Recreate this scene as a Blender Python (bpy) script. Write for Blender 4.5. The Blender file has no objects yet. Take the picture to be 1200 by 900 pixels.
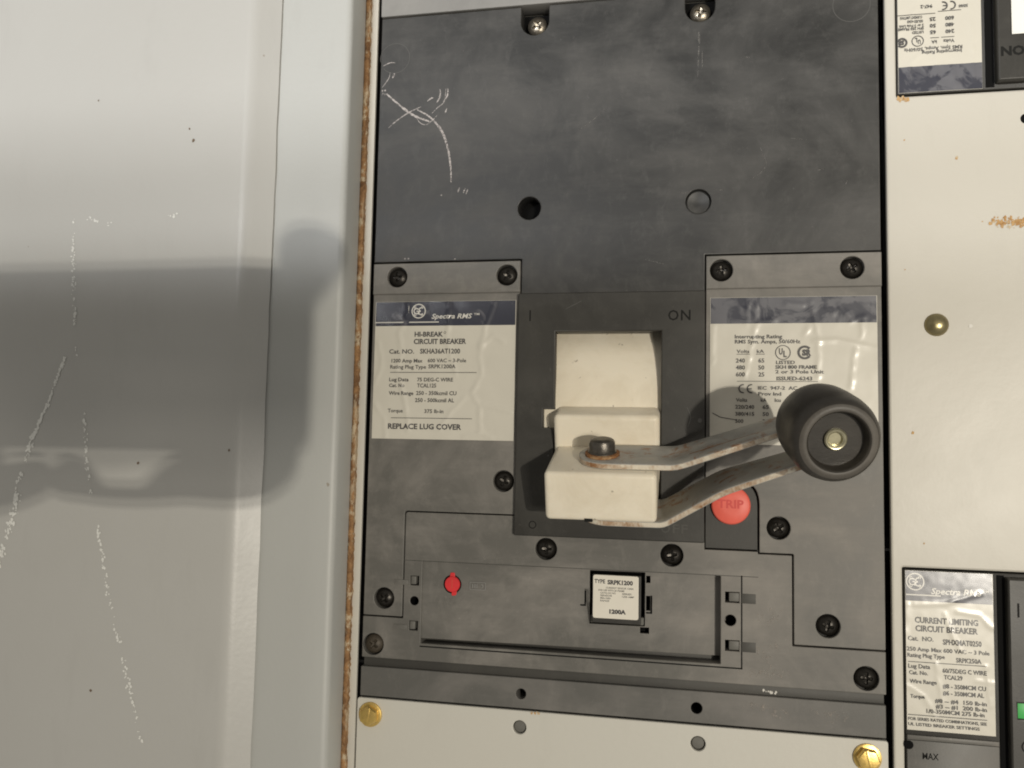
import bpy, bmesh, math, random
from mathutils import Vector, Matrix, noise

random.seed(11)
S = 0.001                                   # all dimensions below are in millimetres
scene = bpy.context.scene
col = scene.collection

# ------------------------------------------------------------------ camera
def basis(yaw, pitch, roll):
    f = Vector((-math.sin(yaw) * math.cos(pitch), math.cos(yaw) * math.cos(pitch), math.sin(pitch)))
    r = f.cross(Vector((0, 0, 1))).normalized()
    u = r.cross(f)
    return math.cos(roll) * r + math.sin(roll) * u, -math.sin(roll) * r + math.cos(roll) * u, f

cam_data = bpy.data.cameras.new('camera')
cam = bpy.data.objects.new('camera', cam_data)
col.objects.link(cam)
R_, U_, F_ = basis(0.2019, 0.0734, 0.0201)
m = Matrix((R_, U_, -F_)).transposed().to_4x4()
m.translation = Vector((134.79, -348.6, -26.16)) * S
cam.matrix_world = m
cam_data.sensor_width = 36.0
cam_data.lens = 29.82
cam_data.clip_start = 0.01
cam_data.clip_end = 50.0
scene.camera = cam

# ------------------------------------------------------------------ light
world = bpy.data.worlds.new('World')
scene.world = world
world.use_nodes = True
bg = world.node_tree.nodes['Background']
bg.inputs['Color'].default_value = (1.0, 0.955, 0.875, 1)
bg.inputs['Strength'].default_value = 0.36

def area_lamp(name, loc, target, sx, sy, power, color, spread=180):
    ld = bpy.data.lights.new(name, 'AREA')
    ld.shape = 'RECTANGLE'
    ld.size, ld.size_y = sx, sy
    ld.energy = power
    ld.color = color
    ld.spread = math.radians(spread)
    o = bpy.data.objects.new(name, ld)
    col.objects.link(o)
    o.location = loc
    d = Vector(target) - Vector(loc)
    o.rotation_euler = d.to_track_quat('-Z', 'Y').to_euler()
    return o

area_lamp('warm_lamp', (0.92, -1.75, -0.088), (0.40, 0, 0), 0.022, 0.010, 1.7, (1.0, 0.93, 0.80), 70)
area_lamp('warm_lamp', (0.925, -1.75, -0.105), (0.40, 0, 0), 0.022, 0.010, 1.5, (1.0, 0.93, 0.80), 70)
area_lamp('side_lamp', (0.80, -1.70, -0.20), (0.40, 0, 0), 0.20, 0.14, 1.1, (1.0, 0.93, 0.82), 70)
# twin tube fitting farther back, cut off low down by the added blocker box
area_lamp('tube_lamp', (-1.0, -3.5, 0.405), (-0.35, 0, 0.1), 0.9, 0.022, 3.2, (0.985, 0.99, 1.0), 42)
area_lamp('tube_lamp', (-1.0, -3.5, 0.362), (-0.35, 0, 0.1), 0.9, 0.030, 2.7, (0.985, 0.99, 1.0), 42)

scene.cycles.filter_width = 1.9
vs = scene.view_settings
vs.view_transform = 'Standard'
vs.look = 'None'
vs.gamma = 1.0
vs.exposure = -0.15
vs.use_curve_mapping = False

# ------------------------------------------------------------------ materials
MATS = {}

def nodes_of(name):
    mt = bpy.data.materials.new(name)
    mt.use_nodes = True
    nt = mt.node_tree
    b = nt.nodes['Principled BSDF']
    MATS[name] = mt
    return mt, nt, b

def tex_noise(nt, scale, detail=6.0, rough=0.6, vec=None, dist=0.0):
    n = nt.nodes.new('ShaderNodeTexNoise')
    n.inputs['Scale'].default_value = scale
    n.inputs['Detail'].default_value = detail
    n.inputs['Roughness'].default_value = rough
    n.inputs['Distortion'].default_value = dist
    if vec is not None:
        nt.links.new(vec, n.inputs['Vector'])
    return n.outputs['Fac']

def ramp(nt, src, p0, p1, c0=(0, 0, 0, 1), c1=(1, 1, 1, 1)):
    r = nt.nodes.new('ShaderNodeValToRGB')
    r.color_ramp.elements[0].position = p0
    r.color_ramp.elements[1].position = p1
    r.color_ramp.elements[0].color = c0
    r.color_ramp.elements[1].color = c1
    nt.links.new(src, r.inputs['Fac'])
    return r.outputs['Color']

def mix(nt, fac, a, b):
    n = nt.nodes.new('ShaderNodeMix')
    n.data_type = 'RGBA'
    if isinstance(fac, float):
        n.inputs['Factor'].default_value = fac
    else:
        nt.links.new(fac, n.inputs['Factor'])
    for v, k in ((a, 'A'), (b, 'B')):
        s = [i for i in n.inputs if i.name == k and i.type == 'RGBA'][0]
        if isinstance(v, tuple):
            s.default_value = v + (1,) if len(v) == 3 else v
        else:
            nt.links.new(v, s)
    return [o for o in n.outputs if o.type == 'RGBA'][0]

def math_node(nt, op, a, b):
    n = nt.nodes.new('ShaderNodeMath')
    n.operation = op
    for i, v in enumerate((a, b)):
        if isinstance(v, (int, float)):
            n.inputs[i].default_value = v
        else:
            nt.links.new(v, n.inputs[i])
    return n.outputs[0]

def bump(nt, b, src, strength, dist):
    n = nt.nodes.new('ShaderNodeBump')
    n.inputs['Strength'].default_value = strength
    n.inputs['Distance'].default_value = dist
    nt.links.new(src, n.inputs['Height'])
    nt.links.new(n.outputs['Normal'], b.inputs['Normal'])

def pos(nt, scale=(1, 1, 1)):
    t = nt.nodes.new('ShaderNodeTexCoord')
    mp = nt.nodes.new('ShaderNodeMapping')
    mp.inputs['Scale'].default_value = scale
    nt.links.new(t.outputs['Object'], mp.inputs['Vector'])
    return mp.outputs['Vector']

def plastic(name, base, dust, amount, rough=0.5, spec=0.4, fine=0.25):
    mt, nt, b = nodes_of(name)
    p = pos(nt)
    big = ramp(nt, tex_noise(nt, 22, 5, 0.62, p, 0.6), 0.42, 0.78)
    streak = ramp(nt, tex_noise(nt, 60, 6, 0.7, pos(nt, (0.35, 1, 1.3))), 0.48, 0.82)
    f = math_node(nt, 'MULTIPLY', math_node(nt, 'ADD', big, math_node(nt, 'MULTIPLY', streak, 0.6)), amount)
    c = mix(nt, f, base, dust)
    grain = ramp(nt, tex_noise(nt, 140, 8, 0.8, pos(nt, (1, 1, 0.6)), 0.3), 0.52, 0.80)
    c = mix(nt, math_node(nt, 'MULTIPLY', grain, 0.30), c, dust)
    speck = ramp(nt, tex_noise(nt, 420, 3, 0.6, p), 0.68, 0.78)
    c = mix(nt, math_node(nt, 'MULTIPLY', speck, 0.35), c, dust)
    nt.links.new(c, b.inputs['Base Color'])
    rr_ = math_node(nt, 'ADD', math_node(nt, 'MULTIPLY', f, 0.35), rough)
    nt.links.new(rr_, b.inputs['Roughness'])
    b.inputs['Specular IOR Level'].default_value = spec
    bump(nt, b, tex_noise(nt, 2200, 2, 0.5, p), fine, 0.0001)
    return mt

plastic('black_plastic', (0.019, 0.0188, 0.0176), (0.13, 0.125, 0.117), 0.46, 0.42, 0.42)
plastic('bezel_plastic', (0.026, 0.0245, 0.021), (0.10, 0.095, 0.083), 0.24, 0.42, 0.4)
plastic('grey_plastic', (0.118, 0.113, 0.102), (0.33, 0.305, 0.275), 0.58, 0.46, 0.4)
plastic('strip_plastic', (0.108, 0.105, 0.097), (0.27, 0.25, 0.23), 0.46, 0.46, 0.4)
plastic('lug_plastic', (0.21, 0.205, 0.195), (0.34, 0.33, 0.31), 0.45, 0.45, 0.4)  # grey plastic lightened to paint in the bright light on the lug cover
plastic('deep_plastic', (0.055, 0.053, 0.048), (0.12, 0.115, 0.10), 0.3, 0.5, 0.35)

def paint(name, base, tint, rough, spots=True, spec=0.45):
    mt, nt, b = nodes_of(name)
    p = pos(nt)
    big = ramp(nt, tex_noise(nt, 9, 5, 0.6, p, 0.4), 0.35, 0.75)
    c = mix(nt, math_node(nt, 'MULTIPLY', big, 0.55), base, tint)
    smear = ramp(nt, tex_noise(nt, 45, 6, 0.7, pos(nt, (1, 1, 0.3))), 0.55, 0.85)
    c = mix(nt, math_node(nt, 'MULTIPLY', smear, 0.25), c, tuple(v * 0.8 for v in tint))
    if spots:
        sp = ramp(nt, tex_noise(nt, 160, 2, 0.5, p), 0.795, 0.81)
        c = mix(nt, math_node(nt, 'MULTIPLY', sp, 0.6), c, (0.22, 0.17, 0.11))
    nt.links.new(c, b.inputs['Base Color'])
    nt.links.new(math_node(nt, 'ADD', math_node(nt, 'MULTIPLY', big, 0.12), rough), b.inputs['Roughness'])
    b.inputs['Specular IOR Level'].default_value = spec
    bump(nt, b, tex_noise(nt, 420, 3, 0.55, p), 0.16, 0.0004)
    return mt

paint('door_paint', (0.475, 0.47, 0.447), (0.42, 0.412, 0.385), 0.31)
paint('trim_paint', (0.45, 0.455, 0.435), (0.41, 0.412, 0.39), 0.40)
paint('panel_paint', (0.555, 0.53, 0.47), (0.50, 0.478, 0.418), 0.42)
paint('plate_paint', (0.57, 0.555, 0.50), (0.53, 0.51, 0.455), 0.42)

def rust_mat(name, lo, hi, flake, scale):
    mt, nt, b = nodes_of(name)
    p = pos(nt)
    n1 = ramp(nt, tex_noise(nt, scale, 6, 0.7, p, 0.5), 0.36, 0.64)
    c = mix(nt, n1, lo, hi)
    n2 = ramp(nt, tex_noise(nt, scale * 0.7, 4, 0.7, pos(nt, (1.2, 1, 0.9))), 0.55, 0.63)
    c = mix(nt, n2, c, flake)
    n3 = ramp(nt, tex_noise(nt, scale * 0.16, 5, 0.75, pos(nt, (2.2, 1, 0.7))), 0.54, 0.62)
    c = mix(nt, math_node(nt, 'MULTIPLY', n3, 0.8), c, flake)
    nt.links.new(c, b.inputs['Base Color'])
    b.inputs['Roughness'].default_value = 0.85
    bump(nt, b, tex_noise(nt, scale * 2, 4, 0.7, p), 0.6, 0.0006)
    return mt

rust_mat('rust_edge', (0.14, 0.068, 0.026), (0.38, 0.21, 0.09), (0.50, 0.40, 0.27), 260)
rust_mat('rust_dark', (0.13, 0.05, 0.016), (0.30, 0.135, 0.045), (0.36, 0.22, 0.11), 300)
rust_mat('rust_speck', (0.38, 0.20, 0.07), (0.56, 0.36, 0.16), (0.55, 0.45, 0.3), 500)

def toggle_mat():
    mt, nt, b = nodes_of('cream_plastic')
    p = pos(nt)
    n = ramp(nt, tex_noise(nt, 40, 6, 0.65, p, 0.5), 0.45, 0.8)
    c = mix(nt, math_node(nt, 'MULTIPLY', n, 0.7), (0.78, 0.715, 0.585), (0.56, 0.48, 0.345))
    sp = ramp(nt, tex_noise(nt, 260, 3, 0.6, p), 0.69, 0.74)
    c = mix(nt, math_node(nt, 'MULTIPLY', sp, 0.65), c, (0.25, 0.21, 0.15))
    nt.links.new(c, b.inputs['Base Color'])
    b.inputs['Roughness'].default_value = 0.42
    b.inputs['Specular IOR Level'].default_value = 0.4
    b.inputs['Subsurface Weight'].default_value = 0.06
    b.inputs['Subsurface Radius'].default_value = (0.002, 0.0015, 0.001)
    bump(nt, b, tex_noise(nt, 900, 3, 0.6, p), 0.15, 0.0002)
toggle_mat()

def strap_mat():
    mt, nt, b = nodes_of('zinc_steel')
    p = pos(nt)
    n = ramp(nt, tex_noise(nt, 90, 6, 0.65, p, 0.4), 0.35, 0.7)
    c = mix(nt, n, (0.42, 0.405, 0.365), (0.30, 0.295, 0.275))
    r1 = ramp(nt, tex_noise(nt, 120, 7, 0.75, pos(nt, (0.8, 1, 1.4)), 1.0), 0.53, 0.63)
    c = mix(nt, math_node(nt, 'MULTIPLY', r1, 0.75), c, (0.27, 0.115, 0.035))
    nt.links.new(c, b.inputs['Base Color'])
    b.inputs['Metallic'].default_value = 0.25
    b.inputs['Roughness'].default_value = 0.5
    bump(nt, b, tex_noise(nt, 600, 4, 0.7, p), 0.25, 0.0003)
strap_mat()
rust_mat('strap_edge_lit', (0.26, 0.12, 0.042), (0.64, 0.58, 0.47), (0.66, 0.61, 0.51), 150)  # cream tones paint the light catching the cut edges; the brown is rust

def simple(name, c, rough=0.5, metal=0.0, spec=0.5, coat=0.0, var=0.0, scale=150, bumpy=0.0):
    mt, nt, b = nodes_of(name)
    if var:
        n = ramp(nt, tex_noise(nt, scale, 5, 0.65, pos(nt)), 0.3, 0.75)
        nt.links.new(mix(nt, n, c, tuple(v * (1 - var) for v in c)), b.inputs['Base Color'])
    else:
        b.inputs['Base Color'].default_value = c + (1,)
    b.inputs['Roughness'].default_value = rough
    b.inputs['Metallic'].default_value = metal
    b.inputs['Specular IOR Level'].default_value = spec
    b.inputs['Coat Weight'].default_value = coat
    b.inputs['Coat Roughness'].default_value = 0.2
    if bumpy:
        bump(nt, b, tex_noise(nt, 900, 4, 0.65, pos(nt)), bumpy, 0.0003)
    return mt

simple('black_screw', (0.035, 0.031, 0.026), 0.32, 0.65, var=0.5, scale=900, bumpy=0.3)
simple('steel_screw', (0.36, 0.32, 0.26), 0.33, 0.9, var=0.6, scale=500, bumpy=0.4)
simple('dirty_screw', (0.075, 0.06, 0.042), 0.55, 0.3, var=0.5, scale=700, bumpy=0.4)
simple('counterbore', (0.014, 0.013, 0.012), 0.6)
simple('hole_black', (0.006, 0.006, 0.006), 0.9, spec=0.1)
simple('brass', (0.88, 0.62, 0.20), 0.34, 0.85, var=0.3, scale=400, bumpy=0.2)
simple('old_brass', (0.34, 0.29, 0.16), 0.34, 0.85, var=0.35, scale=400, bumpy=0.2)
simple('bolt_steel', (0.17, 0.155, 0.135), 0.36, 0.85, var=0.5, scale=500, bumpy=0.4)
simple('bushing_brass', (0.62, 0.58, 0.40), 0.3, 0.8, var=0.25, scale=600)
plastic('worn_rim', (0.045, 0.040, 0.034), (0.15, 0.135, 0.115), 0.7, 0.4, 0.45, 0.4)
plastic('knob_rubber', (0.014, 0.0125, 0.0105), (0.10, 0.087, 0.07), 0.4, 0.31, 0.45, 0.4)
simple('red_button', (0.80, 0.135, 0.095), 0.45, spec=0.4, var=0.12, scale=200)
simple('red_text', (0.60, 0.05, 0.04), 0.5)
simple('red_screw', (0.70, 0.035, 0.04), 0.42, var=0.2, scale=300)
simple('plug_grey', (0.14, 0.135, 0.12), 0.55, var=0.25, scale=200)
simple('label_paper', (0.61, 0.58, 0.50), 0.45, coat=0.55, var=0.06, scale=60)
simple('plug_label', (0.75, 0.71, 0.62), 0.4, coat=0.5, var=0.05)
simple('print_black', (0.06, 0.057, 0.056), 0.5, coat=0.6)
simple('print_white', (0.62, 0.60, 0.55), 0.5, coat=0.6)
simple('engraved', (0.009, 0.009, 0.008), 0.7, spec=0.2)
simple('relief_grey', (0.17, 0.165, 0.15), 0.5)
def broken(name, c, p0, p1, scale):
    mt = simple(name, c, 0.75, var=0.3, scale=900)
    nt = mt.node_tree
    al = ramp(nt, tex_noise(nt, scale, 5, 0.75, pos(nt)), p0, p1)
    nt.links.new(al, nt.nodes['Principled BSDF'].inputs['Alpha'])
broken('scratch', (0.50, 0.46, 0.44), 0.36, 0.56, 800)
broken('smear', (0.40, 0.36, 0.32), 0.48, 0.72, 500)
broken('scratch_thin', (0.16, 0.155, 0.145), 0.40, 0.60, 600)
simple('scratch_faint', (0.085, 0.083, 0.078), 0.7)
simple('scuff', (0.80, 0.80, 0.76), 0.6, var=0.15, scale=900)
simple('chip', (0.16, 0.12, 0.085), 0.8)
simple('green_flag', (0.06, 0.42, 0.10), 0.4)
simple('white_toggle', (0.80, 0.79, 0.74), 0.4)
simple('interior_dark', (0.02, 0.02, 0.019), 0.8)
simple('phone_body', (0.02, 0.02, 0.022), 0.35)
simple('phone_glass', (0.01, 0.01, 0.012), 0.08)
simple('skin', (0.50, 0.31, 0.22), 0.5, var=0.12, scale=60)

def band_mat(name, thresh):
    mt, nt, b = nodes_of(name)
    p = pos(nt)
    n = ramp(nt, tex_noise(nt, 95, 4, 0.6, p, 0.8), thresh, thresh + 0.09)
    c = mix(nt, n, (0.016, 0.018, 0.034), (0.10, 0.10, 0.115))  # grey blotches paint the film's reflections over the navy ink
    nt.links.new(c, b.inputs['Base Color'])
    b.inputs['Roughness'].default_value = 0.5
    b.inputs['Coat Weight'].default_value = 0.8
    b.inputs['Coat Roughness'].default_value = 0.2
band_mat('band_sheen_low', 0.60)
band_mat('band_sheen_high', 0.44)

# ------------------------------------------------------------------ helpers
def W(x, d, z):                              # panel millimetres (right, outwards, up) -> world
    return Vector((x * S, -d * S, z * S))

def link(name, me, mat, parent=None, loc=None):
    o = bpy.data.objects.new(name, me)
    col.objects.link(o)
    if mat is not None and not me.materials:
        me.materials.append(MATS[mat])
    if loc is not None:
        o.location = loc
    if parent is not None:
        o.parent = parent
        if parent.type == 'EMPTY':
            o.matrix_parent_inverse = Matrix.Translation(-parent.location)
    return o

def thing(name, label, cat, loc, group=None):
    e = bpy.data.objects.new(name, None)
    e.empty_display_size = 0.01
    col.objects.link(e)
    e.location = loc
    e['label'] = label
    e['category'] = cat
    if group:
        e['group'] = group
    return e

def finish(me, angle=35):
    me.set_sharp_from_angle(angle=math.radians(angle))
    for p in me.polygons:
        p.use_smooth = True
    return me

def rnd(pts, r, n=6):                        # round the corners of a closed polygon
    out = []
    k = len(pts)
    for i, p in enumerate(pts):
        rad = r[i] if isinstance(r, (list, tuple)) else r
        p = Vector(p); a = Vector(pts[i - 1]); b = Vector(pts[(i + 1) % k])
        if rad <= 0:
            out.append(tuple(p)); continue
        da, db = (a - p).normalized(), (b - p).normalized()
        ang = da.angle(db)
        t = min(rad / math.tan(ang / 2), (a - p).length * .49, (b - p).length * .49)
        for j in range(n + 1):
            s = j / n
            q = (p + da * t) * (1 - s) ** 2 + p * 2 * s * (1 - s) + (p + db * t) * s ** 2
            out.append(tuple(q))
    return out

def rect(x0, z0, x1, z1, r=0.0):
    return rnd([(x0, z0), (x1, z0), (x1, z1), (x0, z1)], r)

def circ(x, z, r, n=28):
    return [(x + r * math.cos(2 * math.pi * i / n), z + r * math.sin(2 * math.pi * i / n)) for i in range(n)]

def sheet_mesh(loops, d0, d1, bev=0.25):
    cu = bpy.data.curves.new('tmp', 'CURVE')
    cu.dimensions = '2D'
    cu.fill_mode = 'BOTH'
    for L in loops:
        sp = cu.splines.new('POLY')
        sp.points.add(len(L) - 1)
        for q, pt in zip(L, sp.points):
            pt.co = (q[0] * S, q[1] * S, 0, 1)
        sp.use_cyclic_u = True
    cu.extrude = max((d1 - d0) / 2 - bev, 0.0) * S
    cu.bevel_depth = bev * S
    cu.bevel_resolution = 2
    cu.offset = -bev * S
    ob = bpy.data.objects.new('tmp', cu)
    tm = ob.to_mesh()
    me = tm.copy()
    ob.to_mesh_clear()
    bpy.data.objects.remove(ob)
    bpy.data.curves.remove(cu)
    me.transform(Matrix.Translation((0, -(d0 + d1) / 2 * S, 0)) @ Matrix.Rotation(math.radians(90), 4, 'X'))
    return finish(me)

def sheet(name, loops, d0, d1, mat, parent, bev=0.25):
    return link(name, sheet_mesh(loops, d0, d1, bev), mat, parent)

def mesh_from(verts, faces):
    me = bpy.data.meshes.new('m')
    me.from_pydata(verts, [], faces)
    me.update()
    return me

def lathe_mesh(profile, n=40, axis=None, origin=Vector(), caps=True):
    """profile: (radius, height) pairs, first and last closed with a cap."""
    if axis is None:
        axis = Vector((0, -1, 0))
    axis = axis.normalized()
    e1 = axis.orthogonal().normalized()
    e2 = axis.cross(e1)
    vs_, fs = [], []
    for r, h in profile:
        for i in range(n):
            a = 2 * math.pi * i / n
            vs_.append(origin + axis * h * S + (e1 * math.cos(a) + e2 * math.sin(a)) * r * S)
    for j in range(len(profile) - 1):
        for i in range(n):
            k = (i + 1) % n
            fs.append((j * n + i, j * n + k, (j + 1) * n + k, (j + 1) * n + i))
    if caps:
        fs.append(tuple(range(n))[::-1])
        fs.append(tuple(range((len(profile) - 1) * n, len(profile) * n)))
    me = mesh_from(vs_, fs)
    bm = bmesh.new(); bm.from_mesh(me)
    bmesh.ops.recalc_face_normals(bm, faces=bm.faces)
    bm.to_mesh(me); bm.free()
    return finish(me, 40)

def box_mesh(x0, x1, d0, d1, z0, z1, bev=0.0, seg=2):
    bm = bmesh.new()
    bmesh.ops.create_cube(bm, size=1)
    for v in bm.verts:
        v.co = W((x0 + x1) / 2 + v.co.x * (x1 - x0), (d0 + d1) / 2 + v.co.y * (d1 - d0), (z0 + z1) / 2 + v.co.z * (z1 - z0))
    bmesh.ops.recalc_face_normals(bm, faces=bm.faces)
    if bev:
        bmesh.ops.bevel(bm, geom=bm.edges, offset=bev * S, segments=seg, profile=0.5, affect='EDGES')
    me = bpy.data.meshes.new('m')
    bm.to_mesh(me); bm.free()
    return finish(me)

def box(name, x0, x1, d0, d1, z0, z1, mat, parent, bev=0.0):
    return link(name, box_mesh(x0, x1, d0, d1, z0, z1, bev), mat, parent)

# --- lettering -----------------------------------------------------
class Print:
    """Collects flat lettering, rules and rings in a (x, z) plane and builds one mesh."""
    def __init__(self):
        self.v, self.f = [], []
    def add(self, vs_, fs):
        o = len(self.v)
        self.k = getattr(self, 'k', 0) + 1
        self.o = getattr(self, 'o', []) + [(self.k % 60) * 0.0025] * len(vs_)
        self.v += vs_
        self.f += [tuple(i + o for i in f) for f in fs]
    def text(self, s, x0, z, h, x1=None, bold=0.0, shear=0.0):
        cu = bpy.data.curves.new('t', 'FONT')
        cu.body = s
        cu.size = 1.0
        cu.resolution_u = 2
        cu.offset = bold + 0.012
        cu.shear = shear
        cu.fill_mode = 'FRONT'
        ob = bpy.data.objects.new('t', cu)
        tm = ob.to_mesh()
        vs_ = [tuple(v.co) for v in tm.vertices]
        fs = [tuple(p.vertices) for p in tm.polygons]
        ob.to_mesh_clear()
        bpy.data.objects.remove(ob); bpy.data.curves.remove(cu)
        if not vs_:
            return
        a = min(v[0] for v in vs_); b = max(v[0] for v in vs_)
        k = h / 0.72
        kx = (x1 - x0) / (b - a) if x1 is not None else k
        self.add([(x0 + (v[0] - a) * kx, z + v[1] * k - h / 2) for v in vs_], fs)
    def bar(self, x0, z0, x1, z1):
        self.add([(x0, z0), (x1, z0), (x1, z1), (x0, z1)], [(0, 1, 2, 3)])
    def line(self, pts, w):
        for a, b in zip(pts, pts[1:]):
            a, b = Vector(a), Vector(b)
            n = (b - a).normalized() * w / 2
            p = Vector((-n.y, n.x))
            self.add([tuple(a - p), tuple(b - p), tuple(b + p), tuple(a + p)], [(0, 1, 2, 3)])
    def ring(self, x, z, r0, r1, a0=0, a1=360, n=30):
        vs_, fs = [], []
        for i in range(n + 1):
            a = math.radians(a0 + (a1 - a0) * i / n)
            vs_ += [(x + r0 * math.cos(a), z + r0 * math.sin(a)), (x + r1 * math.cos(a), z + r1 * math.sin(a))]
        for i in range(n):
            fs.append((2 * i, 2 * i + 1, 2 * i + 3, 2 * i + 2))
        self.add(vs_, fs)
    def disc(self, x, z, r, n=28):
        self.add(circ(x, z, r, n), [tuple(range(n))])
    def build(self, name, mat, parent, d, xf=None, h=None):
        out = []
        for (x, z), oo in zip(self.v, self.o):
            hh = h(x, z) if h else 0.0
            if xf:
                x, z = xf(x, z)
            out.append(W(x, d + hh + oo, z))
        me = mesh_from(out, self.f)
        bm = bmesh.new(); bm.from_mesh(me)
        for f in bm.faces:
            f.normal_update()
            if f.normal.y > 0:
                f.normal_flip()
        bm.to_mesh(me); bm.free()
        return link(name, me, mat, parent)

def emblem(P, x, z, r):                      # ring with curly interlaced monogram letters
    P.ring(x, z, r * 0.86, r)
    P.ring(x - r * 0.30, z, r * 0.28, r * 0.42, 40, 330, 18)
    P.line([(x - r * 0.30, z - 0.02), (x - r * .02, z - 0.02), (x - r * .05, z - r * .45)], r * .13)
    P.ring(x + r * 0.30, z + r * .20, r * 0.16, r * 0.30, 60, 270, 14)
    P.ring(x + r * 0.30, z - r * .22, r * 0.18, r * 0.32, 90, 320, 14)
    for a in (45, 135, 225, 315):
        P.ring(x + r * .66 * math.cos(math.radians(a)), z + r * .66 * math.sin(math.radians(a)), r * .07, r * .17, a - 120, a + 140, 10)

def grid_sheet(name, x0, z0, x1, z1, d, mat, parent, h, xf=None, step=0.8, r=0.0):
    nx, nz = max(2, int((x1 - x0) / step)), max(2, int((z1 - z0) / step))
    vs_, fs = [], []
    for j in range(nz + 1):
        for i in range(nx + 1):
            x = x0 + (x1 - x0) * i / nx; z = z0 + (z1 - z0) * j / nz
            hh = h(x, z)
            if xf:
                X, Z = xf(x, z)
            else:
                X, Z = x, z
            vs_.append(W(X, d + hh, Z))
    for j in range(nz):
        for i in range(nx):
            a = j * (nx + 1) + i
            fs.append((a, a + 1, a + nx + 2, a + nx + 1))
    me = mesh_from(vs_, fs)
    for p in me.polygons:
        p.use_smooth = True
    return link(name, me, mat, parent)

def wrinkle(creases, seed, amp=0.32, sig=0.55, low=0.12):
    def seg(px, pz, a, b):
        ax, az = a; bx, bz = b
        dx, dz = bx - ax, bz - az
        t = max(0, min(1, ((px - ax) * dx + (pz - az) * dz) / (dx * dx + dz * dz + 1e-9)))
        return (px - ax - t * dx) ** 2 + (pz - az - t * dz) ** 2
    def h(x, z):
        v = low * noise.noise(Vector((x * 0.13 + seed, z * 0.11, seed)))
        v += 0.02 * noise.noise(Vector((x * 0.4, z * 0.35, seed * 2.0)))
        jx = x + 0.8 * noise.noise(Vector((x * .3, z * .3, 4 + seed)))
        for k, c in enumerate(creases):
            q = min(seg(jx, z, a, b) for a, b in zip(c, c[1:]))
            if q < 9 * sig * sig:
                v += amp * (0.65 + 0.5 * noise.noise(Vector((k * 3.1, z * 0.35, seed)))) * math.exp(-q / (2 * sig * sig))
        return max(v, -0.12) + 0.13
    return h

# --- screws ---------------------------------------------------------
def phillips_mesh(r=3.9, dome=1.5, n=56, cross=True):
    radii = [0, .12, .2, .26, .32, .38, .44, .5, .58, .66, .74, .82, .9, .96, 1.0]
    vs_, fs = [], []
    for k, q in enumerate(radii):
        for i in range(n):
            a = 2 * math.pi * (i + .5) / n
            x, z = q * math.cos(a), q * math.sin(a)
            y = dome * (1 - q ** 2.6)
            if cross:
                w, L = 0.135, 0.56
                ax, az = abs(x), abs(z)
                if (ax < w and az < L) or (az < w and ax < L):
                    y -= 1.5 * (1 - max(ax, az) / L * 0.65)
            vs_.append(W(x * r, y, z * r))
    for i in range(n):                       # skirt
        a = 2 * math.pi * (i + .5) / n
        vs_.append(W(r * math.cos(a), -2.0, r * math.sin(a)))
    for k in range(len(radii)):
        for i in range(n):
            j = (i + 1) % n
            fs.append((k * n + i, k * n + j, (k + 1) * n + j, (k + 1) * n + i))
    me = mesh_from(vs_, fs)
    bm = bmesh.new(); bm.from_mesh(me)
    bmesh.ops.remove_doubles(bm, verts=bm.verts, dist=1e-7)
    bmesh.ops.recalc_face_normals(bm, faces=bm.faces)
    bm.to_mesh(me); bm.free()
    return finish(me, 30)

def cup_mesh(r, depth):                      # blind round socket set behind a round opening
    vs_, fs = [], []
    n = 28
    for rr_, h in ((r, -0.3), (r, -depth), (0.01, -depth)):
        for i in range(n):
            a = 2 * math.pi * i / n
            vs_.append(W(rr_ * math.cos(a), h, rr_ * math.sin(a)))
    for k in range(2):
        for i in range(n):
            j = (i + 1) % n
            fs.append((k * n + i, k * n + j, (k + 1) * n + j, (k + 1) * n + i))
    me = mesh_from(vs_, fs)
    return finish(me)

SCREW = {k: None for k in ('black_screw', 'steel_screw', 'dirty_screw')}
for k in SCREW:
    SCREW[k] = phillips_mesh()
    SCREW[k].materials.append(MATS[k])
CUP = cup_mesh(4.55, 3.2); CUP.materials.append(MATS['counterbore'])

def screw(x, z, parent, mat='black_screw', d=0.0, scale=1.0, tilt=0.0, label=None):
    o = link('screw', SCREW[mat], None, parent, W(x, d - 1.5, z))
    o.rotation_euler = (math.radians(random.uniform(-5, 5)), math.radians(random.uniform(0, 90)), math.radians(tilt))
    o.scale = (scale,) * 3
    if label:
        o['label'] = label
    c = link('counterbore', CUP, None, o)
    c.matrix_parent_inverse = Matrix.Identity(4)
    c.location = (0, -1.45 * S, 0)
    c.rotation_euler = (0, 0, 0)
    return o

# ================================================================== SETTING
bk = link('cabinet_back', box_mesh(-420, 560, -62, -60, -320, 320), 'interior_dark')
bk['kind'] = 'structure'

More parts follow.
